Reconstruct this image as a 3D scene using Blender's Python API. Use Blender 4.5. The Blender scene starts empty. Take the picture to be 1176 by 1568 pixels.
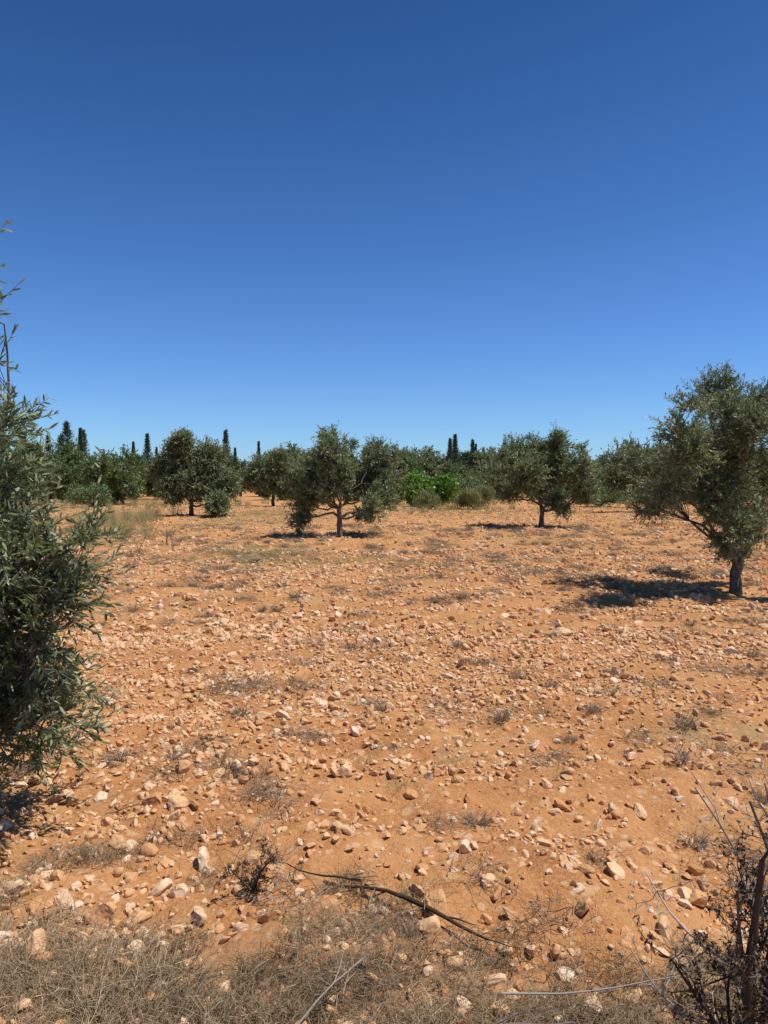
import bpy, math, numpy as np, bmesh
from mathutils import Vector
R = np.random.RandomState
scene = bpy.context.scene
scene.view_settings.view_transform = 'Standard'
scene.view_settings.look = 'None'
scene.view_settings.exposure = 0

# ------------------------------------------------------------------ noise
def vnoise(x, y, seed=0):
    xi = np.floor(x).astype(np.int64); yi = np.floor(y).astype(np.int64)
    xf = x-xi; yf = y-yi
    u = xf*xf*(3-2*xf); v = yf*yf*(3-2*yf)
    def h(a, b):
        n = (a*374761393 + b*668265263 + seed*1442695) & 0xffffffff
        n = ((n ^ (n >> 13))*1274126177) & 0xffffffff
        n = (n ^ (n >> 16)) & 0xffff
        return n/65535.0
    return (h(xi, yi)*(1-u)+h(xi+1, yi)*u)*(1-v)+(h(xi, yi+1)*(1-u)+h(xi+1, yi+1)*u)*v - .5
def gh(x, y):
    x = np.asarray(x, float); y = np.asarray(y, float)
    d = np.sqrt(x*x+y*y)
    z = 0.16*vnoise(x/9, y/9, 1)*np.clip(d/12, .2, 1) + 0.10*vnoise(x/2.3, y/2.0, 2)
    f = np.clip(1.3-d/60, 0, 1)
    z += f*(0.09*vnoise(x/.9, y/.5, 3)+0.065*vnoise(x/.3+5, y/.25, 4))
    f2 = np.clip(1.2-d/14, 0, 1)
    z += f2*(0.040*vnoise(x/.11, y/.11, 5)+0.026*vnoise(x/.055, y/.05, 6))
    return z

# ------------------------------------------------------------------ mesh helper
def make_mesh(name, parts):
    nv = sum(len(p[0]) for p in parts)
    V = np.concatenate([p[0] for p in parts]).astype(np.float32)
    loops = []; starts = []; mi = []; rn = []; off = 0; lo = 0
    for v, f, m, r in parts:
        f = np.asarray(f)
        loops.append((f+off).ravel()); k = f.shape[1]
        starts.append(lo+np.arange(len(f))*k); lo += f.size
        mi.append(np.full(len(f), m)); rn.append(r if r is not None else np.zeros(len(v)))
        off += len(v)
    loops = np.concatenate(loops).astype(np.int32); starts = np.concatenate(starts).astype(np.int32)
    mi = np.concatenate(mi).astype(np.int32); rn = np.concatenate(rn).astype(np.float32)
    me = bpy.data.meshes.new(name)
    me.vertices.add(nv); me.vertices.foreach_set('co', V.ravel())
    me.loops.add(len(loops)); me.loops.foreach_set('vertex_index', loops)
    me.polygons.add(len(starts)); me.polygons.foreach_set('loop_start', starts)
    me.update(calc_edges=True)
    me.polygons.foreach_set('material_index', mi)
    a = me.attributes.new('rnd', 'FLOAT', 'POINT'); a.data.foreach_set('value', rn)
    me.validate()
    return me
def add_obj(name, me, mats, parent=None, smooth=False, loc=(0, 0, 0), link=True):
    for m in mats: me.materials.append(m)
    if smooth: me.polygons.foreach_set('use_smooth', np.ones(len(me.polygons), bool))
    o = bpy.data.objects.new(name, me); o.location = loc
    if link: scene.collection.objects.link(o)
    if parent: o.parent = parent
    return o
def norm(v): return v/(np.linalg.norm(v, axis=-1, keepdims=True)+1e-9)
def tubes(P, Rd, sides=5):
    B, K, _ = P.shape
    T = norm(np.gradient(P, axis=1))
    ref = np.where(np.abs(T[:, :1, 2:3]) > .9, np.array([1., 0, 0]), np.array([0, 0, 1.]))
    N = norm(np.cross(T, np.broadcast_to(ref, T.shape))); Bn = np.cross(T, N)
    a = np.arange(sides)*2*np.pi/sides
    ring = P[:, :, None]+Rd[:, :, None, None]*(np.cos(a)[None, None, :, None]*N[:, :, None]+np.sin(a)[None, None, :, None]*Bn[:, :, None])
    V = ring.reshape(-1, 3)
    b = np.arange(B)[:, None, None]*K*sides; k = np.arange(K-1)[None, :, None]*sides; s = np.arange(sides)[None, None, :]; s2 = (s+1) % sides
    F = np.stack([b+k+s, b+k+s2, b+k+sides+s2, b+k+sides+s], -1).reshape(-1, 4)
    return V, F
def leaves(C, D, L, W, rs, hexa=False):
    n = len(C); D = norm(D)
    up = norm(rs.normal(size=(n, 3))+np.array([.3, -.35, 1.0]))
    S = norm(np.cross(D, up)); Nn = np.cross(S, D)
    L = L[:, None]; W = W[:, None]
    if hexa:
        pts = [C, C+D*L*.3+S*W*.5+Nn*L*.03, C+D*L*.7+S*W*.42+Nn*L*.02, C+D*L, C+D*L*.7-S*W*.42+Nn*L*.02, C+D*L*.3-S*W*.5+Nn*L*.03]
    else:
        pts = [C, C+D*L*.45+S*W*.5, C+D*L, C+D*L*.45-S*W*.5]
    k = len(pts)
    V = np.stack(pts, 1).reshape(-1, 3); F = np.arange(n*k).reshape(n, k)
    return V, F, np.repeat(rs.rand(n), k)

# ------------------------------------------------------------------ materials
def mat(name):
    m = bpy.data.materials.new(name); m.use_nodes = True
    nt = m.node_tree; nt.nodes.clear()
    return m, nt, nt.nodes, nt.links
def ramp(nd, stops, interp='LINEAR'):
    r = nd.new('ShaderNodeValToRGB'); cr = r.color_ramp; cr.interpolation = interp
    while len(cr.elements) < len(stops): cr.elements.new(.5)
    for e, (p, c) in zip(cr.elements, stops): e.position = p; e.color = (*c, 1) if len(c) == 3 else c
    return r
def leaf_mat(name, stops, transl=.2, rough=.45, spec=.4, nsc=1.3):
    m, nt, nd, lk = mat(name)
    out = nd.new('ShaderNodeOutputMaterial')
    at = nd.new('ShaderNodeAttribute'); at.attribute_name = 'rnd'
    oc = nd.new('ShaderNodeTexCoord'); nz = nd.new('ShaderNodeTexNoise'); nz.inputs['Scale'].default_value = nsc; nz.inputs['Detail'].default_value = 1
    lk.new(oc.outputs['Object'], nz.inputs['Vector'])
    r = ramp(nd, stops); lk.new(at.outputs['Fac'], r.inputs[0])
    mr = nd.new('ShaderNodeMapRange'); mr.inputs[1].default_value = .3; mr.inputs[2].default_value = .7; mr.inputs[3].default_value = .75; mr.inputs[4].default_value = 1.25
    lk.new(nz.outputs['Fac'], mr.inputs[0])
    mx = nd.new('ShaderNodeVectorMath'); mx.operation = 'SCALE'; lk.new(r.outputs[0], mx.inputs[0]); lk.new(mr.outputs[0], mx.inputs['Scale'])
    if spec < .3:
        d = nd.new('ShaderNodeBsdfDiffuse'); lk.new(mx.outputs[0], d.inputs['Color']); lk.new(d.outputs[0], out.inputs['Surface']); return m
    p = nd.new('ShaderNodeBsdfPrincipled')
    lk.new(mx.outputs[0], p.inputs['Base Color']); p.inputs['Roughness'].default_value = rough; p.inputs['Specular IOR Level'].default_value = spec
    if transl > 0:
        t = nd.new('ShaderNodeBsdfTranslucent'); lk.new(mx.outputs[0], t.inputs['Color'])
        ms = nd.new('ShaderNodeMixShader'); ms.inputs[0].default_value = transl
        lk.new(p.outputs[0], ms.inputs[1]); lk.new(t.outputs[0], ms.inputs[2]); lk.new(ms.outputs[0], out.inputs['Surface'])
    else: lk.new(p.outputs[0], out.inputs['Surface'])
    return m
M_olive = leaf_mat('olive_leaf', [(0, (.105, .14, .045)), (.5, (.17, .21, .078)), (.78, (.26, .30, .14)), (1, (.46, .49, .34))], .32)
M_bg = leaf_mat('distant_leaf', [(0, (.08, .125, .036)), (.6, (.145, .205, .066)), (1, (.23, .285, .11))], .2)
M_cyp = leaf_mat('cypress_leaf', [(0, (.055, .085, .055)), (1, (.15, .19, .12))], 0, .7)
M_fig = leaf_mat('fig_leaf', [(0, (.07, .17, .02)), (1, (.20, .34, .05))], .3)
M_pale = leaf_mat('reed_leaf', [(0, (.16, .19, .06)), (1, (.34, .35, .14))], .2, .7)
M_dry = leaf_mat('dry_grass_blade', [(0, (.15, .095, .05)), (.5, (.33, .235, .14)), (.85, (.46, .35, .22)), (1, (.60, .49, .34))], 0, .8, .2)
M_tan = leaf_mat('straw_blade', [(0, (.26, .25, .10)), (.6, (.40, .34, .16)), (1, (.56, .48, .27))], 0, .8, .2)
M_grey = leaf_mat('dead_twig', [(0, (.13, .09, .06)), (.6, (.26, .195, .135)), (1, (.44, .36, .27))], 0, .85, .15)
M_pale_twig = leaf_mat('bleached_twig', [(0, (.20, .16, .13)), (.6, (.34, .29, .25)), (1, (.50, .45, .40))], 0, .85, .15)
M_brn = leaf_mat('dead_weed', [(0, (.04, .026, .018)), (.7, (.12, .078, .05)), (1, (.24, .18, .13))], 0, .85, .15)
def bark_mat():
    m, nt, nd, lk = mat('olive_bark')
    out = nd.new('ShaderNodeOutputMaterial'); p = nd.new('ShaderNodeBsdfPrincipled')
    oc = nd.new('ShaderNodeTexCoord'); mp = nd.new('ShaderNodeMapping'); mp.inputs['Scale'].default_value = (1, 1, .3)
    nz = nd.new('ShaderNodeTexNoise'); nz.inputs['Scale'].default_value = 30; nz.inputs['Detail'].default_value = 4
    lk.new(oc.outputs['Object'], mp.inputs[0]); lk.new(mp.outputs[0], nz.inputs['Vector'])
    r = ramp(nd, [(.3, (.05, .038, .028)), (.7, (.19, .15, .115))]); lk.new(nz.outputs['Fac'], r.inputs[0])
    b = nd.new('ShaderNodeBump'); b.inputs['Strength'].default_value = .8; b.inputs['Distance'].default_value = .02
    lk.new(nz.outputs['Fac'], b.inputs['Height']); lk.new(b.outputs[0], p.inputs['Normal'])
    lk.new(r.outputs[0], p.inputs['Base Color']); p.inputs['Roughness'].default_value = .9
    lk.new(p.outputs[0], out.inputs['Surface']); return m
M_bark = bark_mat()

def ground_mat():
    m, nt, nd, lk = mat('clay_soil')
    out = nd.new('ShaderNodeOutputMaterial'); p = nd.new('ShaderNodeBsdfDiffuse')
    oc = nd.new('ShaderNodeTexCoord')
    def noise(s, d=3, ro=.6):
        n = nd.new('ShaderNodeTexNoise'); n.inputs['Scale'].default_value = s; n.inputs['Detail'].default_value = d; n.inputs['Roughness'].default_value = ro
        lk.new(oc.outputs['Object'], n.inputs['Vector']); return n.outputs['Fac']
    def mixc(fac, a, b):
        x = nd.new('ShaderNodeMix'); x.data_type = 'RGBA'
        if isinstance(fac, float): x.inputs[0].default_value = fac
        else: lk.new(fac, x.inputs[0])
        for s, c in ((x.inputs[6], a), (x.inputs[7], b)):
            if isinstance(c, tuple): s.default_value = (*c, 1)
            else: lk.new(c, s)
        return x.outputs[2]
    def rp(f, a, b, va=0., vb=1.):
        x = nd.new('ShaderNodeMapRange'); lk.new(f, x.inputs[0]); x.inputs[1].default_value = a; x.inputs[2].default_value = b; x.inputs[3].default_value = va; x.inputs[4].default_value = vb; return x.outputs[0]
    n1 = ramp(nd, [(.34, (.34, .132, .045)), (.5, (.48, .212, .078)), (.68, (.57, .29, .125))]); lk.new(noise(1.1, 6, .68), n1.inputs[0])
    col = mixc(rp(noise(38, 3, .7), .42, .75), n1.outputs[0], (.57, .315, .15))
    big = noise(.24, 3)
    col = mixc(rp(big, .5, .72, 0, .45), col, (.54, .30, .14))
    for sc, hi, am in ((16, .26, .8), (6.5, .2, .7)):
        v = nd.new('ShaderNodeTexVoronoi'); v.inputs['Scale'].default_value = sc; lk.new(oc.outputs['Object'], v.inputs['Vector'])
        sep = nd.new('ShaderNodeSeparateColor'); lk.new(v.outputs['Color'], sep.inputs[0])
        on = rp(sep.outputs[0], .55, .6); near = rp(v.outputs['Distance'], hi+.08, hi)
        mu = nd.new('ShaderNodeMath'); mu.operation = 'MULTIPLY'; lk.new(on, mu.inputs[0]); lk.new(near, mu.inputs[1])
        mu2 = nd.new('ShaderNodeMath'); mu2.operation = 'MULTIPLY'; lk.new(mu.outputs[0], mu2.inputs[0]); mu2.inputs[1].default_value = am
        col = mixc(mu2.outputs[0], col, (.64, .40, .22))
    lit = rp(noise(.6, 6, .72), .55, .68, 0, .6)
    col = mixc(lit, col, (.39, .31, .155))
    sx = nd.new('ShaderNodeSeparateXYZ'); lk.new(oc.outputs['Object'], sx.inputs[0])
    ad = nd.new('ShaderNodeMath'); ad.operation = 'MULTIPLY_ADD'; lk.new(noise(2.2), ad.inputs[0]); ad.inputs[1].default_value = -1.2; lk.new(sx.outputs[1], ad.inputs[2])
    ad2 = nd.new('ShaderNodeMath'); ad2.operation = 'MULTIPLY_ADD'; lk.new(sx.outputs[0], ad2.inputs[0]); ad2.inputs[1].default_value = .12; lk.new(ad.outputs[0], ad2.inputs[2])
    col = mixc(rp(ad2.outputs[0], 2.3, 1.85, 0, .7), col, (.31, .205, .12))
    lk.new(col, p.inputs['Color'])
    b = nd.new('ShaderNodeBump'); b.inputs['Strength'].default_value = .9; b.inputs['Distance'].default_value = .03; lk.new(noise(26, 4, .8), b.inputs['Height'])
    lk.new(b.outputs[0], p.inputs['Normal']); lk.new(p.outputs[0], out.inputs['Surface']); return m
M_ground = ground_mat()
def stone_mat():
    m, nt, nd, lk = mat('limestone')
    out = nd.new('ShaderNodeOutputMaterial'); p = nd.new('ShaderNodeBsdfDiffuse')
    oi = nd.new('ShaderNodeObjectInfo'); oc = nd.new('ShaderNodeTexCoord')
    r = ramp(nd, [(0, (.50, .245, .10)), (.3, (.61, .35, .175)), (.7, (.69, .46, .27)), (.94, (.73, .53, .35)), (1, (.77, .62, .46))]); lk.new(oi.outputs['Random'], r.inputs[0])
    nz = nd.new('ShaderNodeTexNoise'); nz.inputs['Scale'].default_value = 1.6; nz.inputs['Detail'].default_value = 3; nz.inputs['Roughness'].default_value = .7
    lk.new(oc.outputs['Object'], nz.inputs['Vector'])
    mr = nd.new('ShaderNodeMapRange'); lk.new(nz.outputs['Fac'], mr.inputs[0]); mr.inputs[1].default_value = .44; mr.inputs[2].default_value = .66; mr.inputs[4].default_value = .7
    x = nd.new('ShaderNodeMix'); x.data_type = 'RGBA'; lk.new(mr.outputs[0], x.inputs[0]); lk.new(r.outputs[0], x.inputs[6]); x.inputs[7].default_value = (.54, .28, .125, 1)
    lk.new(x.outputs[2], p.inputs['Color'])
    lk.new(p.outputs[0], out.inputs['Surface']); return m
M_stone = stone_mat()

# ------------------------------------------------------------------ ground
def axis(s0, lim, end, g):
    a = list(np.arange(0, lim, s0)); v = a[-1]
    while v < end:
        v += max(s0, (v)*g); a.append(v)
    return np.array(a)
ax = axis(.035, 3.6, 1600, .03); X = np.concatenate([-ax[:0:-1], ax])
ay = axis(.035, 6.5, 2500, .010)+1.0; Y = np.concatenate([np.linspace(-30, .9, 30), ay])
gx, gy = np.meshgrid(X, Y); nx, ny = len(X), len(Y)
gv = np.stack([gx, gy, gh(gx, gy)], -1).reshape(-1, 3)
i = (np.arange(ny-1)[:, None]*nx+np.arange(nx-1)[None]).ravel()
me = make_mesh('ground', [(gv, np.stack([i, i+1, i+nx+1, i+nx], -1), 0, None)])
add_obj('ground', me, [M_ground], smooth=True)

# ------------------------------------------------------------------ scatter by instancing
def template(name, me, mats, smooth=False):
    return add_obj(name, me, mats, smooth=smooth, link=False)
def scatter(name, temps, P, rot, scl, idx, realize=False):
    col = bpy.data.collections.new(name+'_kinds')
    for t in temps: col.objects.link(t)
    me = bpy.data.meshes.new(name); n = len(P)
    me.vertices.add(n); me.vertices.foreach_set('co', P.astype(np.float32).ravel())
    for nm, a in (('rot', rot), ('scl', scl)):
        at = me.attributes.new(nm, 'FLOAT_VECTOR', 'POINT'); at.data.foreach_set('vector', a.astype(np.float32).ravel())
    at = me.attributes.new('idx', 'INT', 'POINT'); at.data.foreach_set('value', idx.astype(np.int32))
    o = bpy.data.objects.new(name, me); scene.collection.objects.link(o)
    g = bpy.data.node_groups.new(name+'_gn', 'GeometryNodeTree')
    g.interface.new_socket('Geometry', in_out='INPUT', socket_type='NodeSocketGeometry'); g.interface.new_socket('Geometry', in_out='OUTPUT', socket_type='NodeSocketGeometry')
    N = g.nodes; L = g.links
    gi = N.new('NodeGroupInput'); go = N.new('NodeGroupOutput'); ip = N.new('GeometryNodeInstanceOnPoints'); ci = N.new('GeometryNodeCollectionInfo')
    ci.inputs['Collection'].default_value = col; ci.inputs['Separate Children'].default_value = True; ci.inputs['Reset Children'].default_value = True
    def na(nm, t):
        a = N.new('GeometryNodeInputNamedAttribute'); a.data_type = t; a.inputs['Name'].default_value = nm; return a.outputs['Attribute']
    er = N.new('FunctionNodeEulerToRotation'); L.new(na('rot', 'FLOAT_VECTOR'), er.inputs[0])
    L.new(gi.outputs[0], ip.inputs['Points']); L.new(ci.outputs[0], ip.inputs['Instance']); ip.inputs['Pick Instance'].default_value = True
    L.new(na('idx', 'INT'), ip.inputs['Instance Index']); L.new(er.outputs[0], ip.inputs['Rotation']); L.new(na('scl', 'FLOAT_VECTOR'), ip.inputs['Scale'])
    if realize:
        rz = N.new('GeometryNodeRealizeInstances'); L.new(ip.outputs[0], rz.inputs[0]); L.new(rz.outputs[0], go.inputs[0])
    else: L.new(ip.outputs[0], go.inputs[0])
    md = o.modifiers.new('scatter', 'NODES'); md.node_group = g
    return o

rocks = []
for k in range(14):
    rs = R(100+k); bm = bmesh.new(); bmesh.ops.create_icosphere(bm, subdivisions=3, radius=1)
    v = np.array([p.co[:] for p in bm.verts])
    for _ in range(9):
        n = norm(rs.normal(size=3)); d = rs.uniform(.42, .8); t = v@n
        v = v-np.maximum(t-d, 0)[:, None]*n
    v *= np.array([1.15, rs.uniform(.65, 1.0), rs.uniform(.6, .95)])
    v += .024*rs.normal(size=v.shape)
    for p, c in zip(bm.verts, v): p.co = c
    m_ = bpy.data.meshes.new('rock'); bm.to_mesh(m_); bm.free()
    rocks.append(template('rock_%02d' % k, m_, [M_stone]))
rs = R(5)
def field(n, d0, d1, pw=1.0, wid=.72):
    u = rs.rand(n); d = (d0**pw+u*(d1**pw-d0**pw))**(1/pw)
    x = (rs.rand(n)*2-1)*(wid*d+.8); return x, d
PX, PY, SZ = [], [], []
def addst(n, d0, d1, med, sg, mx, pw=2., ct=1.2):
    x, y = field(n, d0, d1, pw)
    w = vnoise(x/1.6, y/1.3, 21)+vnoise(x/.5, y/.5, 22)*.7
    k = rs.rand(n) < np.clip(.78+w*ct, .3, 1)
    x, y = x[k], y[k]
    s = np.minimum(med*np.exp(sg*rs.normal(size=len(x))), mx)
    PX.append(x); PY.append(y); SZ.append(s)
addst(28000, 1.5, 9, .012, .45, .035)
addst(9500, 1.5, 9, .0255, .3, .042)
addst(500, 1.5, 9, .040, .2, .052)
addst(110, 1.5, 3.3, .042, .25, .055)
addst(20000, 8, 20, .020, .45, .05)
addst(8500, 8, 20, .040, .35, .07)
addst(24000, 19, 60, .044, .4, .09, 1.5)
for x, y, s in [(-1.28, 4.6, .06), (-1.13, 3.95, .065), (.22, 3.05, .06), (-.86, 3.45, .055), (-1.3, 2.7, .05), (.82, 2.98, .055), (1.13, 2.9, .05), (-.25, 4.4, .05), (1.0, 4.1, .05), (.15, 4.2, .05), (-.6, 3.4, .05), (1.05, 3.3, .045), (.5, 3.9, .045),
                (-.08, 9.2, .13), (2.1, 8.6, .12), (.8, 7.2, .10), (-.75, 6.7, .09), (.95, 5.6, .07), (2.9, 7.6, .08), (-.9, 5.5, .07), (4.5, 6.7, .07), (.3, 2.75, .045), (-.2, 3.6, .05)]:
    PX.append([x]); PY.append([y]); SZ.append([s])
px = np.concatenate(PX); py = np.concatenate(PY); sz = np.concatenate(SZ); n = len(px)
P = np.stack([px, py, gh(px, py)+sz*.25], -1)
rot = np.stack([rs.normal(0, .45, n), rs.normal(0, .45, n), rs.rand(n)*6.28], -1)
sc3 = sz[:, None]*rs.uniform(.8, 1.25, (n, 3))
scatter('field_stones', rocks, P, rot, sc3, rs.randint(0, 14, n)); print('stones', n)

def blades(rs, n, h, spread, w, lean=.6, K=3, curl=.5):
    a = rs.rand(n)*6.28; r0 = rs.rand(n)**.5*spread; dirr = np.stack([np.cos(a), np.sin(a), 0*a], -1)
    L = h*rs.uniform(.45, 1, n); ln = lean*rs.rand(n)
    t = np.linspace(0, 1, K)[None, :, None]
    a2 = a+rs.normal(0, .9, n); d2 = np.stack([np.cos(a2), np.sin(a2), 0*a2], -1)
    base = dirr*r0[:, None]
    Pp = base[:, None]+L[:, None, None]*(t*np.array([0, 0, 1.])*(1-.35*ln[:, None, None]*t)+d2[:, None]*(ln[:, None, None]*t+curl*ln[:, None, None]*t*t))
    Rr = np.repeat((w*(1-.75*np.linspace(0, 1, K)))[None], n, 0)
    V, F = tubes(Pp, Rr, 3)
    return V, F, 0, np.repeat(rs.rand(n), K*3)
def twigs(rs, n, rad, h, w, K=4):
    st = rs.normal(size=(n, 3))*np.array([rad, rad, 0])*.5; st[:, 2] = rs.rand(n)*h*.4
    d = norm(rs.normal(size=(n, 3))*np.array([1, 1, .45])+[0, 0, .25]); L = rad*rs.uniform(.3, 1.1, n)
    t = np.linspace(0, 1, K)[None, :, None]
    Pp = st[:, None]+d[:, None]*L[:, None, None]*t+np.cumsum(rs.normal(size=(n, K, 3))*rad*.07, 1)
    Pp[:, :, 2] = np.clip(Pp[:, :, 2], 0, h)
    V, F = tubes(Pp, np.repeat((w*(1-.6*np.linspace(0, 1, K)))[None], n, 0), 3)
    return V, F, 0, np.repeat(rs.rand(n), K*3)
drys = []
for k in range(5):
    q = R(200+k)
    drys.append(template('tuft_%d' % k, make_mesh('tuft', [blades(q, 30, .09, .08, .0013, 1.7), twigs(q, 34, .11, .06, .0017)]), [M_dry]))
def band(n):
    x = (rs.rand(n)*2-1)*3.2; y = rs.uniform(1.6, 4.1, n)
    lim = 3.02-.17*x+.8*vnoise(x/.6, y/.5, 31)+.6*vnoise(x/.2, y/.2, 33)
    k = rs.rand(n) < np.clip((lim-y)/.6, 0, 1)*np.clip(.9+1.3*vnoise(x/.13, y/.13, 35), .25, 1)
    return x[k], y[k]
x, y = band(8500); n = len(x); print('tufts', n)
scatter('dry_grass', drys, np.stack([x, y, gh(x, y)-.005], -1), np.stack([rs.normal(0, .25, n), rs.normal(0, .25, n), rs.rand(n)*6.28], -1),
        np.repeat(rs.uniform(.45, 1.1, n)[:, None], 3, 1), rs.randint(0, 5, n), True)
straws = []
for k in range(4):
    q = R(230+k)
    straws.append(template('straw_%d' % k, make_mesh('straw', [blades(q, 40, .08, .08, .0016, 1.3)]), [M_tan]))
x, y = field(11000, 2.6, 60, 1.4); w = vnoise(x/2.5, y/1.6, 41)+.6*vnoise(x/.6, y/.6, 42)
k = rs.rand(len(x)) < np.clip((w)*2, 0.05, .9); x, y = x[k], y[k]
for cx, cy, sx_, sy_, m_ in ((-3.3, 18.5, .8, 1.3, 420), (-6.5, 42, 2.0, 5, 450), (5, 50, 4, 3, 400), (-1.4, 17, 2.5, .6, 220), (-.2, 6, .25, .25, 14), (.3, 4.6, .3, .2, 14), (.6, 5.4, .3, .3, 14)):
    x = np.concatenate([x, rs.normal(cx, sx_, m_)]); y = np.concatenate([y, rs.normal(cy, sy_, m_)])
n = len(x)
sfar = np.clip(y/12, .8, 2.2)
scatter('straw_tufts', straws, np.stack([x, y, gh(x, y)-.005], -1), np.stack([rs.normal(0, .2, n), rs.normal(0, .2, n), rs.rand(n)*6.28], -1),
        (rs.uniform(.5, 1.1, n)*sfar)[:, None]*np.array([1, 1, .8]), rs.randint(0, 4, n), True)
brs = []
for k in range(6):
    q = R(260+k)
    if k < 4: brs.append(template('brush_%d' % k, make_mesh('brush', [twigs(q, 75, .2, .10, .0024), blades(q, 20, .12, .1, .0014, 1.4)]), [M_grey]))
    else: brs.append(template('brush_%d' % k, make_mesh('brush', [twigs(q, 40, .12, .13, .0026), blades(q, 60, .16, .05, .0022, 1.0)]), [M_grey]))
x, y = field(1000, 2.8, 34, 1.4)
ex = [(-.95, 4.55), (-.85, 4.6), (-.75, 4.55), (-1.0, 4.7), (-.66, 5.2), (-.6, 5.25), (-.45, 5.2), (.95, 7.2), (1.05, 7.3), (-1.4, 4.8), (-1.35, 4.55), (-.7, 3.7), (-.55, 3.9), (-.5, 4.1), (1.9, 6.1), (-.75, 4.2), (-.66, 4.1), (-4, 16), (-3.4, 15.6), (-2.8, 15.8), (-2.9, 14.5), (-6, 15.2), (-5.3, 15.5), (1.2, 16), (1.4, 16.4), (4.5, 9), (3.6, 7), (3.8, 7.1), (2.2, 4.2), (1.8, 3.6),
      (.7, 3.0), (.1, 2.9), (-.05, 3.0), (.5, 2.85), (1.6, 3.2)]
x = np.concatenate([x, [e[0] for e in ex]]); y = np.concatenate([y, [e[1] for e in ex]]); n = len(x)
scatter('dead_brush', brs, np.stack([x, y, gh(x, y)], -1), np.stack([0*x, 0*x, rs.rand(n)*6.28], -1),
        (rs.uniform(.4, 1.0, n)*np.clip(y/9, 1, 1.8))[:, None]*np.array([1, 1, .8]), rs.randint(0, 6, n), True)

# ------------------------------------------------------------------ trees
def curve_pts(a, b, K, rs, bow=.15, wob=.04):
    L = np.linalg.norm(b-a); t = np.linspace(0, 1, K)[:, None]
    mid = (a+b)/2+np.array([rs.normal()*bow*L*.6, rs.normal()*bow*L*.6, bow*L*.25])
    p = (1-t)**2*a+2*t*(1-t)*mid+t*t*b
    w = np.cumsum(rs.normal(size=(K, 3)), 0)*wob*L/K*1.5; w -= t*w[-1]; w[0] = 0
    return p+w
def tree_parts(clumps, seed, trunk_r=.09, fork=.7, base_lean=(0, 0), dens=1., twig=.3, leaf=.06, lw=.22, nl=14, depth=.7, hexa=False, sub=26, tw=7, flare=1.5, droop=.0, grow_=1.0, near=True):
    rs = R(seed); C = []
    for c in clumps:
        if len(c) == 3: C.append((c[0], rs.normal()*depth*.45, c[1], c[2]))
        else: C.append(c)
    C = np.array(C, float); C[:, 3] *= grow_; H = C[:, 2].max(); parts = []
    fk = np.array([base_lean[0], base_lean[1], fork])
    tp = curve_pts(np.array([0, 0, -.12]), fk, 9, rs, .05, .12)
    tr = trunk_r*(1+(flare-1)*np.exp(-np.linspace(0, 1, 9)*5))*(1-.2*np.linspace(0, 1, 9))
    V, F = tubes(tp[None], tr[None], 10); V += rs.normal(size=V.shape)*trunk_r*.05
    parts.append((V, F, 0, None))
    nodes = [(fk, 0.), (tp[6], -.05)]
    LP, LR, SP, SR, TS, TD = [], [], [], [], [], []
    for ci in np.argsort(np.linalg.norm(C[:, :3]-fk, axis=1)):
        c = C[ci, :3]; r = C[ci, 3]
        best = min(nodes, key=lambda q: np.linalg.norm(q[0]-c)+q[1]*1.0+(.8 if q[0][2] > c[2]+.2 and q[1] > .1 else 0))
        pl = curve_pts(best[0], c, 9, rs, .18, .25)
        lens = best[1]+np.linalg.norm(c-best[0])*np.linspace(0, 1, 9)
        rad = trunk_r*.5*np.exp(-lens/H*3.4)
        LP.append(pl); LR.append(rad)
        for j in range(2, 9): nodes.append((pl[j], lens[j]))
        ns = max(5, int(sub*dens*(r/.5)**2 if near else sub*dens))
        for _ in range(ns):
            j = rs.randint(4, 9); s = pl[j]
            dr = norm(rs.normal(size=3)+np.array([0, 0, .15])); e = c+dr*r*rs.rand()**.33*.98
            sp = curve_pts(s, e, 5, rs, .15, .25); SP.append(sp)
            r0 = min(rad[j]*.4, .02*H/3.5); SR.append(np.linspace(r0, r0*.3, 5))
            out = norm(e-c)
            for _ in range(tw):
                t = rs.uniform(.3, 1); q = t*4; a = int(min(q, 3)); pos = sp[a]+(sp[a+1]-sp[a])*(q-a)
                TS.append(pos); TD.append(norm(norm(sp[4]-sp[3])*.5+out*.5+rs.normal(size=3)*.5+np.array([0, 0, .35-droop])))
    V, F = tubes(np.array(LP), np.array(LR), 7); parts.append((V, F, 0, None))
    V, F = tubes(np.array(SP), np.array(SR), 4); parts.append((V, F, 0, None))
    TS = np.array(TS); TD = np.array(TD); n = len(TS)
    TL = twig*rs.uniform(.5, 1.25, n)*np.where(rs.rand(n) < .12, 1.4, 1); bend = norm(rs.normal(size=(n, 3))+[0, 0, -.2])*.25
    if hexa or leaf < .075:
        tt = np.linspace(0, 1, 3)
        TP = np.stack([TS+TL[:, None]*(TD*t+bend*t*t) for t in tt], 1)
        V, F = tubes(TP, np.repeat((.0026*(1-.6*tt))[None], n, 0), 3); parts.append((V, F, 0, None))
    LC, LD = [], []
    for k in range(nl):
        t = (.05+.95*(k+.5+rs.uniform(-.4, .4, n))/nl)[:, None]
        LC.append(TS+TL[:, None]*(TD*t+bend*t*t)); LD.append(norm(TD+bend*t*2)*.8+norm(rs.normal(size=(n, 3)))*.75)
    LC = np.concatenate(LC); LD = np.concatenate(LD); Ln = leaf*rs.uniform(.65, 1.2, len(LC))
    V, F, rn = leaves(LC, LD, Ln, Ln*lw, rs, hexa)
    print('leaves', len(LC))
    return parts, (V, F, 0, rn)
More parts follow.
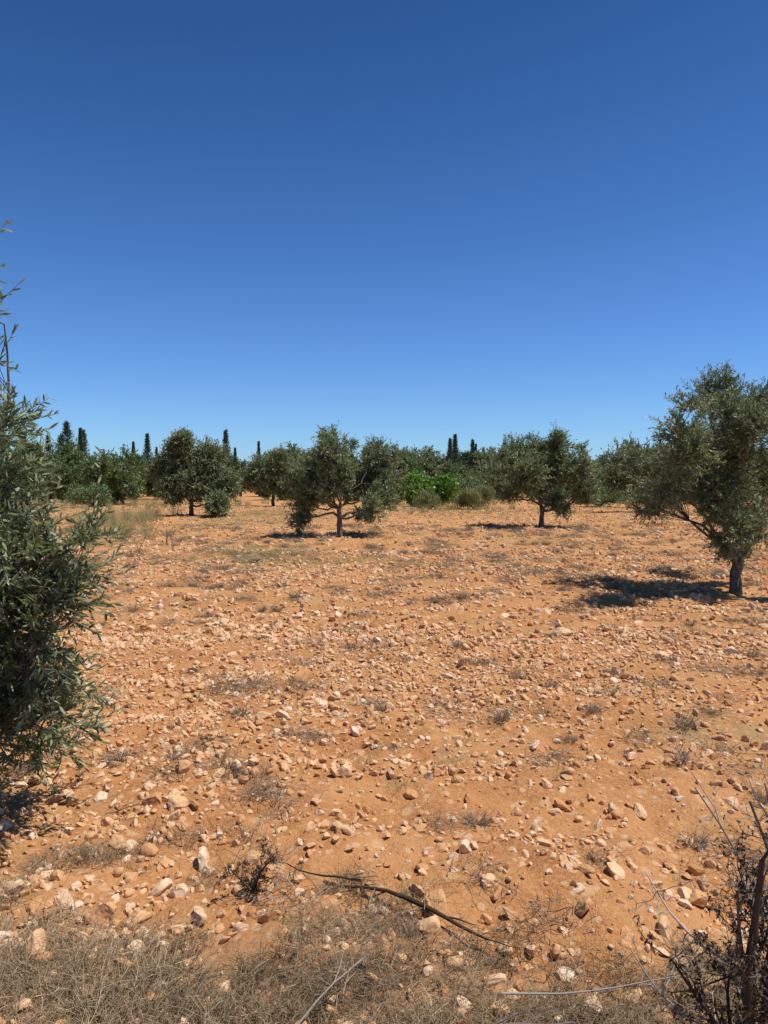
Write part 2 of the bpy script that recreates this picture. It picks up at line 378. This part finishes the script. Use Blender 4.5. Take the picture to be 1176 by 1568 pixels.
def plant_tree(name, x, y, clumps, seed, lm=M_olive, **kw):
    e = bpy.data.objects.new(name, None); scene.collection.objects.link(e); e.location = (x, y, float(gh(x, y)))
    pr, lf = tree_parts(clumps, seed, **kw)
    add_obj('trunk_and_branches', make_mesh('wood', pr), [M_bark], e, True)
    add_obj('foliage', make_mesh('foliage', [lf]), [lm], e)
    return e
plant_tree('olive_tree', -2.85, 3.6, [(.93, -.1, 2.08, .24), (.94, .1, 1.75, .28), (1.0, -.1, 1.45, .32), (1.1, .1, 1.12, .34), (1.1, 0, .88, .32), (.5, .3, 1.3, .5), (.42, -.3, 2.0, .42), (.5, .1, .85, .5), (.84, .0, 2.62, .11), (.82, .05, 2.84, .09), (.4, .05, 2.7, .3), (0, .3, 2.3, .6),
    (-.3, -.5, 1.5, .7), (.05, 0, 2.8, .4), (-.7, .3, 2.1, .6), (.4, -.6, 1.5, .5), (.3, .7, 1.7, .5), (1.38, -.05, 1.5, .12), (1.0, .2, .6, .3), (.75, .2, .45, .35), (.8, .1, .95, .4), (.75, 0, 1.75, .35), (1.3, 0, 1.2, .14), (.95, .5, .45, .32), (.8, 0, 1.25, .4)], 11, trunk_r=.10, fork=.5, twig=.21, leaf=.054, lw=.21, nl=16, hexa=True, sub=44, tw=7)
plant_tree('olive_tree', 6.0, 12.5, [(-.28, 3.37, .42), (-.5, 2.93, .44), (.11, 3.15, .46), (-1.5, 2.65, .38), (-1.72, 2.2, .38), (-1.3, 2.3, .42), (-.8, 2.38, .44), (-.22, 2.38, .5), (.39, 2.49, .5), (1.0, 2.7, .55), (-.6, 1.82, .44),
    (-.11, 1.6, .48), (.33, 1.7, .46), (-1.68, 1.75, .34), (-1.25, 1.5, .34), (-.11, 1.0, .42), (.22, .8, .35), (-.75, 1.45, .34), (1.2, 1.9, .55), (.77, 1.16, .5), (.55, 3.26, .44), (-.25, 3.62, .18), (-1.0, 2.0, .42), (.1, 2.1, .45), (-.1, 2.8, .4), (-1.5, 2.98, .2), (-.4, 1.1, .3)], 12,
    trunk_r=.10, fork=.6, base_lean=(.05, 0), twig=.2, leaf=.066, lw=.29, nl=12, depth=1.7, sub=50, tw=8, grow_=1.05)
plant_tree('olive_tree', -1.55, 25.4, [(-.27, 2.97, .72), (-.99, 2.4, .66), (-1.55, 1.96, .52), (-1.5, .45, .38), (-1.35, .8, .35), (-1.4, 1.28, .48), (1.49, 2.75, .7), (1.82, 1.96, .58), (.92, 1.85, .65), (.25, 2.2, .5), (-.43, 1.73, .55), (1.26, 1.0, .5), (.81, .75, .32),
    (1.6, 1.4, .58), (-.43, 3.55, .36), (.31, 3.2, .3), (-.95, 1.4, .4), (1.2, 3.1, .4), (.5, 1.5, .4)], 13, trunk_r=.10, fork=1.0, twig=.22, leaf=.09, lw=.34, nl=11, depth=1.5, sub=50, tw=7)
plant_tree('olive_tree', 6.9, 32.3, [(-1.0, 3.3, .8), (-1.57, 2.86, .6), (.86, 3.57, .62), (.7, 3.95, .35), (-.86, 2.29, 1.0), (.57, 2.57, .8), (1.43, 2.43, .8), (1.9, 3.29, .36), (-1.5, 1.5, .6), (.86, 1.15, .55), (1.0, .65, .35), (-.43, 1.6, .5), (1.8, 1.57, .65), (0, 2.0, .6), (-.4, 3.7, .35)], 14,
    trunk_r=.11, fork=.9, twig=.27, leaf=.11, lw=.36, nl=11, depth=1.5, sub=34, tw=7)
plant_tree('olive_tree', -11.0, 42, [(-.6, 3.35, 1.15), (1.0, 3.35, 1.0), (-1.55, 2.6, .8), (.3, 2.05, 1.45), (2, 1.7, .9), (1.8, .6, .65), (-1, 1.5, .85), (-.3, 4.2, .5)], 15,
    trunk_r=.13, fork=.8, twig=.36, leaf=.14, lw=.38, nl=10, depth=1.5, sub=150, tw=7, near=False)
plant_tree('olive_tree', -9.3, 62, [(-1, 3.2, 1.3), (.8, 3.6, 1.2), (1.8, 2.6, 1.1), (-1.9, 2.3, 1.0), (0, 2.2, 1.5), (1.4, 1.5, .9)], 16, trunk_r=.14, fork=1.0, twig=.42, leaf=.18, lw=.38, nl=9, depth=1.8, sub=140, tw=6, near=False)
plant_tree('olive_tree', 17.5, 49, [(-1, 3.2, 1.2), (.8, 3.4, 1.2), (1.8, 2.6, 1.0), (-1.9, 2.3, .9), (0, 2.2, 1.3), (1.4, 1.5, .8)], 17, trunk_r=.12, fork=1.0, twig=.37, leaf=.16, lw=.36, nl=9, depth=1.8, sub=140, tw=6, near=False)

def kind(clumps, seed, lm, **kw):
    pr, lf = tree_parts(clumps, seed, near=False, **kw)
    me = make_mesh('row_tree', pr+[(lf[0], lf[1], 1, lf[3])])
    me.materials.append(M_bark); me.materials.append(lm); return me
kinds = []
for k in range(6):
    q = R(300+k)
    cl = [(q.uniform(-1.9, 1.9), q.uniform(-1.3, 1.3), q.uniform(1.5, 3.4), q.uniform(.75, 1.2)) for _ in range(9)]
    cl += [(q.uniform(-2, 2), q.uniform(-1, 1), q.uniform(.5, 1.2), .7) for _ in range(2 if k % 2 else 4)]
    kinds.append(kind(cl, 310+k, M_bg if k % 2 else M_olive, trunk_r=.14, fork=.8, twig=.45, leaf=.24, lw=.42, nl=7, sub=50, tw=5))
def cone_tree(seed, h, r, n, m, shape=.8, leaf=.28, lw=.35, jit=.12):
    q = R(seed); z = h*q.rand(n)**1.15; t = z/h
    prof = r*np.clip(1-t, 0, 1)**shape*np.clip(t*8+.35, 0, 1)
    a = q.rand(n)*6.283; lump = 1+jit*2*vnoise(a*1.6, z*1.3, seed)+jit*q.normal(size=n)
    rr = prof*lump*q.rand(n)**.3
    C = np.stack([rr*np.cos(a), rr*np.sin(a), z+.25], -1)
    D = np.stack([np.cos(a)*.6, np.sin(a)*.6, 0*a+.8], -1)+q.normal(size=(n, 3))*.35
    Ln = leaf*q.uniform(.6, 1.2, n); V, F, rn = leaves(C, D, Ln, Ln*lw, q)
    zz = np.linspace(-.1, h, 8); V2, F2 = tubes(np.stack([0*zz, 0*zz, zz], -1)[None], np.linspace(.14, .02, 8)[None], 7)
    me = make_mesh('cone_tree', [(V2, F2, 0, None), (V, F, 1, rn)]); me.materials.append(M_bark); me.materials.append(m); return me
cyp = [cone_tree(1, 8, 1.1, 4500, M_cyp, 1.2, .3, .3, .2), cone_tree(2, 8, .95, 3800, M_cyp, 1.3, .3, .3, .25), cone_tree(3, 8, 1.7, 3200, M_cyp, 1.4, .4, .22, .5)]
pin = [cone_tree(4, 8, 2.6, 2600, M_cyp, 1.2, .5, .2, .7), cone_tree(5, 8, 2.2, 2300, M_bg, 1.1, .5, .2, .8), cone_tree(6, 8, 1.8, 2000, M_cyp, 1.4, .5, .2, .8)]
row = bpy.data.objects.new('distant_tree_row', None); scene.collection.objects.link(row)
rs = R(77)
def put(me, x, y, s, nm='row_tree', sz=None):
    o = bpy.data.objects.new(nm, me); scene.collection.objects.link(o); o.parent = row
    o.location = (x, y, float(gh(x, y))); o.rotation_euler = (0, 0, rs.rand()*6.28); o.scale = (s, s, sz or s)
for x in np.arange(-105, 106, 3.2):
    if abs(x+17.2) < 1.4: continue
    y = 92+rs.normal()*4; put(kinds[rs.randint(6)], x+rs.normal(), y, 1.2+.2*rs.normal())
for x in np.arange(-95, 96, 5):
    put(kinds[rs.randint(6)], x+rs.normal()*1.5, 112+rs.normal()*5, 1.5+.15*rs.normal())
for x in np.arange(-60, -22, 4): put(kinds[1+2*rs.randint(3)], x+rs.normal(), 74+rs.normal()*3, .98+.12*rs.normal())
for x in (16, 19.5, 23, 26, 30, 34, 38, 43): put(kinds[rs.randint(6)], x+rs.normal()*.5, 70+rs.normal()*3, .85+.1*rs.normal())
for x, y, k, s in ((-46.0, 112, 0, 1.25), (-38, 112, 0, 1.0), (-36.2, 113, 2, 1.15), (-34.5, 112, 1, .9), (-24.0, 112, 2, 1.2), (-23.0, 114, 0, .9), (-19, 112, 1, 1.0), (9.4, 105, 2, 1.0), (10.2, 106, 2, 1.08), (12.6, 105, 2, .98), (13.3, 107, 1, .92), (2, 110, 0, .8), (7.2, 108, 1, .75), (70, 110, 0, 1), (-80, 110, 0, 1.1)):
    put(cyp[k], x, y, s, 'row_cypress', s)
for x, y, k, s in ((-49.8, 116, 0, 1.38), (-53.2, 117, 2, 1.15), (-55, 117, 1, 1.0), (-51.6, 118, 1, 1.15), (-48, 118, 2, 1.25), (-58.5, 120, 0, 1.2), (-62, 120, 1, 1.05), (-66, 120, 0, 1.2)):
    put(pin[k], x, y, s, 'row_pine', s)

def bush(name, x, y, n, rad, h, L, lw, m, seed, up=.4):
    q = R(seed); lumps = [(q.uniform(-.6, .6)*rad, q.uniform(-.5, .5)*rad, q.uniform(.25, .72)*h, q.uniform(.3, .5)*min(rad, h)) for _ in range(14)]
    C = []
    for lx, ly, lz, lr in lumps:
        d = norm(q.normal(size=(n//14, 3))); C.append(np.array([lx, ly, lz])+d*lr*q.rand(len(d), 1)**.25)
    C = np.concatenate(C); C[:, 2] = np.abs(C[:, 2])
    D = q.normal(size=C.shape)+np.array([0, 0, up*2]); Ln = L*q.uniform(.6, 1.2, len(C))
    V, F, rn = leaves(C, D, Ln, Ln*lw, q)
    st = np.repeat(np.array([[0, 0, 0.]]), 14, 0); P_ = np.stack([st+(np.array(lumps)[:, :3]-st)*t for t in np.linspace(0, 1, 5)], 1)
    V2, F2 = tubes(P_, np.repeat(np.linspace(.04, .015, 5)[None], 14, 0), 5)
    add_obj(name, make_mesh(name, [(V, F, 0, rn), (V2, F2, 1, None)]), [m, M_bark], loc=(x, y, float(gh(x, y))))
bush('fig_bush', 3.7, 60, 5200, 2.5, 3.1, .3, .8, M_fig, 1)
bush('reed_bush', 6.6, 54, 6000, 1.7, 1.5, .4, .12, M_pale, 2, 1.2)
bush('reed_bush', 3.2, 53, 4000, 1.2, 1.1, .4, .12, M_pale, 3, 1.2)
bush('shrub', 1.2, 68, 4500, 2.4, 2.6, .2, .5, M_bg, 4)
bush('shrub', 8.6, 72, 4500, 2.6, 2.7, .2, .5, M_bg, 5)
bush('shrub', -24, 60, 4500, 2.6, 1.8, .2, .4, M_bg, 6)
bush('shrub', 17.6, 60, 4500, 3, 2.0, .2, .4, M_bg, 7)
bush('shrub', 5, 84, 4500, 4, 3.0, .25, .4, M_bg, 8)

tall = []
for k in range(3):
    q = R(500+k); tall.append(template('tall_%d' % k, make_mesh('tall', [blades(q, 60, 1.0, .22, .006, .6)]), [M_tan]))
x = np.concatenate([rs.normal(-13, 1.6, 50), rs.normal(-9.5, .8, 14), rs.uniform(-45, 45, 260), rs.normal(5, 3, 40), rs.normal(-20, 5, 60)])
y = np.concatenate([rs.normal(36, 3, 50), rs.normal(27, 3, 14), rs.uniform(64, 88, 260), rs.normal(52, 2, 40), rs.normal(60, 4, 60)]); n = len(x)
scatter('tall_dry_weeds', tall, np.stack([x, y, gh(x, y)], -1), np.stack([0*x, 0*x, rs.rand(n)*6.28], -1), rs.uniform(.4, 1.0, n)[:, None]*np.array([1, 1, 1.]), rs.randint(0, 3, n), True)

# ------------------------------------------------------------------ bare plants & dead branches
def grow(rs, start, d, L, r, depth, out, nb=4, K=7, wob=.28, up=.05, rat=.55):
    P_ = [np.array(start, float)]; dd = norm(np.array(d, float))
    for i in range(K-1):
        dd = norm(dd+rs.normal(size=3)*wob*.6+np.array([0, 0, up])); P_.append(P_[-1]+dd*L/(K-1))
    P_ = np.array(P_); out.append((P_, np.linspace(r, r*.4, K)))
    if depth > 0:
        for _ in range(nb):
            i = rs.randint(1, K); ax_ = norm(P_[min(i, K-1)]-P_[i-1]); nd_ = norm(ax_*.7+rs.normal(size=3)*.6)
            grow(rs, P_[i], nd_, L*rat*rs.uniform(.6, 1.2), max(r*(1-.6*i/K)*.55, .0009), depth-1, out, nb, K, wob, up, rat)
def plant(name, x, y, stems, m, seed, lv=0, lm=None, zoff=0):
    q = R(seed); out = []
    for s in stems: grow(q, *s[:4], s[4], out, *s[5:])
    V, F = tubes(np.array([o[0] for o in out]), np.array([o[1] for o in out]), 5)
    parts = [(V, F, 0, np.repeat(q.rand(len(out)), 35))]
    if lv:
        pts = np.concatenate([o[0][3:] for o in out[len(stems):]]); pick = q.randint(0, len(pts), lv)
        V, F, rn = leaves(pts[pick], q.normal(size=(lv, 3)), q.uniform(.008, .018, lv), q.uniform(.004, .008, lv), q); parts.append((V, F, 1, rn))
    return add_obj(name, make_mesh(name, parts), [m, lm or m], loc=(x, y, float(gh(x, y))+zoff))
plant('thorn_shrub', .96, 1.9, [((0, 0, 0), (.12, 0, 1), .85, .018, 3, 8, 7, .14, .08, .34), ((.04, 0, 0), (.25, .1, 1), .85, .012, 3, 7, 7, .2, .05, .38), ((.1, .02, .0), (.15, .2, 1), .95, .010, 3, 7, 7, .2, .05, .38), ((.0, .02, .0), (-.03, .1, 1), .7, .010, 3, 7, 7, .2, .05, .36)], M_brn, 21, 7000, M_brn)
plant('bare_thorn_twigs', 1.06, 2.05, [((0, 0, .45), (-.9, .2, .2), .4, .005, 3, 5, 7, .3, 0, .36), ((0, 0, .4), (.1, .1, 1), .42, .004, 3, 5, 7, .3, .05, .36), ((0, 0, .3), (-.15, .1, .9), .5, .004, 3, 5, 7, .3, 0, .36), ((-.05, 0, .1), (-.5, 0, .6), .4, .004, 3, 4, 7, .3, 0, .38), ((.1, 0, .1), (.1, 0, .9), .6, .005, 3, 5, 7, .3, 0, .38), ((0, 0, .2), (-.7, .2, .3), .42, .005, 3, 4, 7, .3, 0, .36)], M_pale_twig, 32)
plant('bare_thorn_twigs', 1.36, 2.3, [((0, 0, 0), (-.05, .2, 1), .85, .007, 3, 6, 7, .25, .05, .38), ((0, 0, 0), (.2, .2, 1), .85, .007, 3, 6, 7, .25, .05, .38)], M_pale_twig, 29)
plant('dried_weed', -.57, 3.12, [((0, 0, 0), (.1, 0, 1), .2, .007, 2, 6, 7, .3, .05, .45), ((0, 0, 0), (-.3, 0, 1), .17, .006, 2, 6, 7, .3, .05, .45), ((0, 0, 0), (.3, 0, 1), .15, .005, 2, 6, 7, .3, .05, .45)], M_brn, 23, 900, M_brn)
plant('fallen_branch', .10, 3.06, [((0, 0, .05), (-.62, .38, .04), .62, .009, 2, 5, 7, .13, -.01, .4), ((0, 0, .05), (.45, -.5, .02), .4, .012, 2, 3, 7, .1, -.02, .35), ((-.2, .12, .06), (-.6, -.1, .1), .35, .006, 1, 4, 7, .2, 0, .4)], M_brn, 24, zoff=.02)
plant('dead_stick', -.35, 2.2, [((0, 0, .05), (.5, .7, .25), .5, .005, 1, 3, 7, .1, 0, .35)], M_pale_twig, 25)
plant('dead_stick', .1, 2.2, [((0, 0, .09), (.9, .35, .12), .5, .006, 1, 3, 7, .14, 0, .35)], M_pale_twig, 26)
plant('dead_stick', .4, 2.45, [((0, 0, .06), (.95, -.1, .02), .6, .004, 1, 3, 7, .16, 0, .3)], M_pale_twig, 27)
plant('dead_stick', -1.5, 3.9, [((0, 0, .05), (.8, .2, .05), .35, .004, 2, 4, 7, .2, 0, .4)], M_brn, 28)
for k, (x, y) in enumerate(((-6.5, 22), (-5.6, 19.5), (-6.2, 18.6))):
    plant('dried_weed', x, y, [((0, 0, 0), (.1, 0, 1), .6, .012, 2, 5, 7, .2, .1, .5), ((0, 0, 0), (-.2, 0, 1), .5, .01, 2, 5, 7, .2, .1, .5)], M_grey, 40+k)

# ------------------------------------------------------------------ light, sky, camera
sd = Vector((.40, -.06, .90)).normalized()
el = math.asin(sd.z); az = math.atan2(sd.x, sd.y)
su = bpy.data.lights.new('sun', 'SUN'); su.energy = 5.0; su.angle = math.radians(.5); su.color = (1, .96, .89)
so = bpy.data.objects.new('sun', su); scene.collection.objects.link(so); so.rotation_euler = sd.to_track_quat('Z', 'Y').to_euler()
w = bpy.data.worlds.new('World'); scene.world = w; w.use_nodes = True; nt = w.node_tree
bg = nt.nodes['Background']; sk = nt.nodes.new('ShaderNodeTexSky'); sk.sky_type = 'NISHITA'; sk.sun_disc = False
sk.sun_elevation = el; sk.sun_rotation = az; sk.altitude = 300; sk.air_density = 1.0; sk.dust_density = .3; sk.ozone_density = 3
tc = nt.nodes.new('ShaderNodeTexCoord'); sx = nt.nodes.new('ShaderNodeSeparateXYZ'); nt.links.new(tc.outputs['Generated'], sx.inputs[0])
rp_ = ramp(nt.nodes, [(0, (.48, .70, 1.0)), (.06, (.47, .70, 1.0)), (.2, (.37, .60, .93)), (.42, (.235, .45, .72)), (.62, (.145, .33, .55))]); nt.links.new(sx.outputs[2], rp_.inputs[0])
vm = nt.nodes.new('ShaderNodeVectorMath'); vm.operation = 'MULTIPLY'
nt.links.new(sk.outputs[0], vm.inputs[0]); nt.links.new(rp_.outputs[0], vm.inputs[1]); nt.links.new(vm.outputs[0], bg.inputs['Color']); bg.inputs['Strength'].default_value = .14
cd = bpy.data.cameras.new('camera'); co = bpy.data.objects.new('camera', cd); scene.collection.objects.link(co); scene.camera = co
cd.sensor_fit = 'VERTICAL'; cd.sensor_height = 36; cd.lens = 25.9; cd.clip_start = .05; cd.clip_end = 6000
co.location = (0, 0, 1.8); co.rotation_euler = (math.radians(90-2.1), 0, 0)
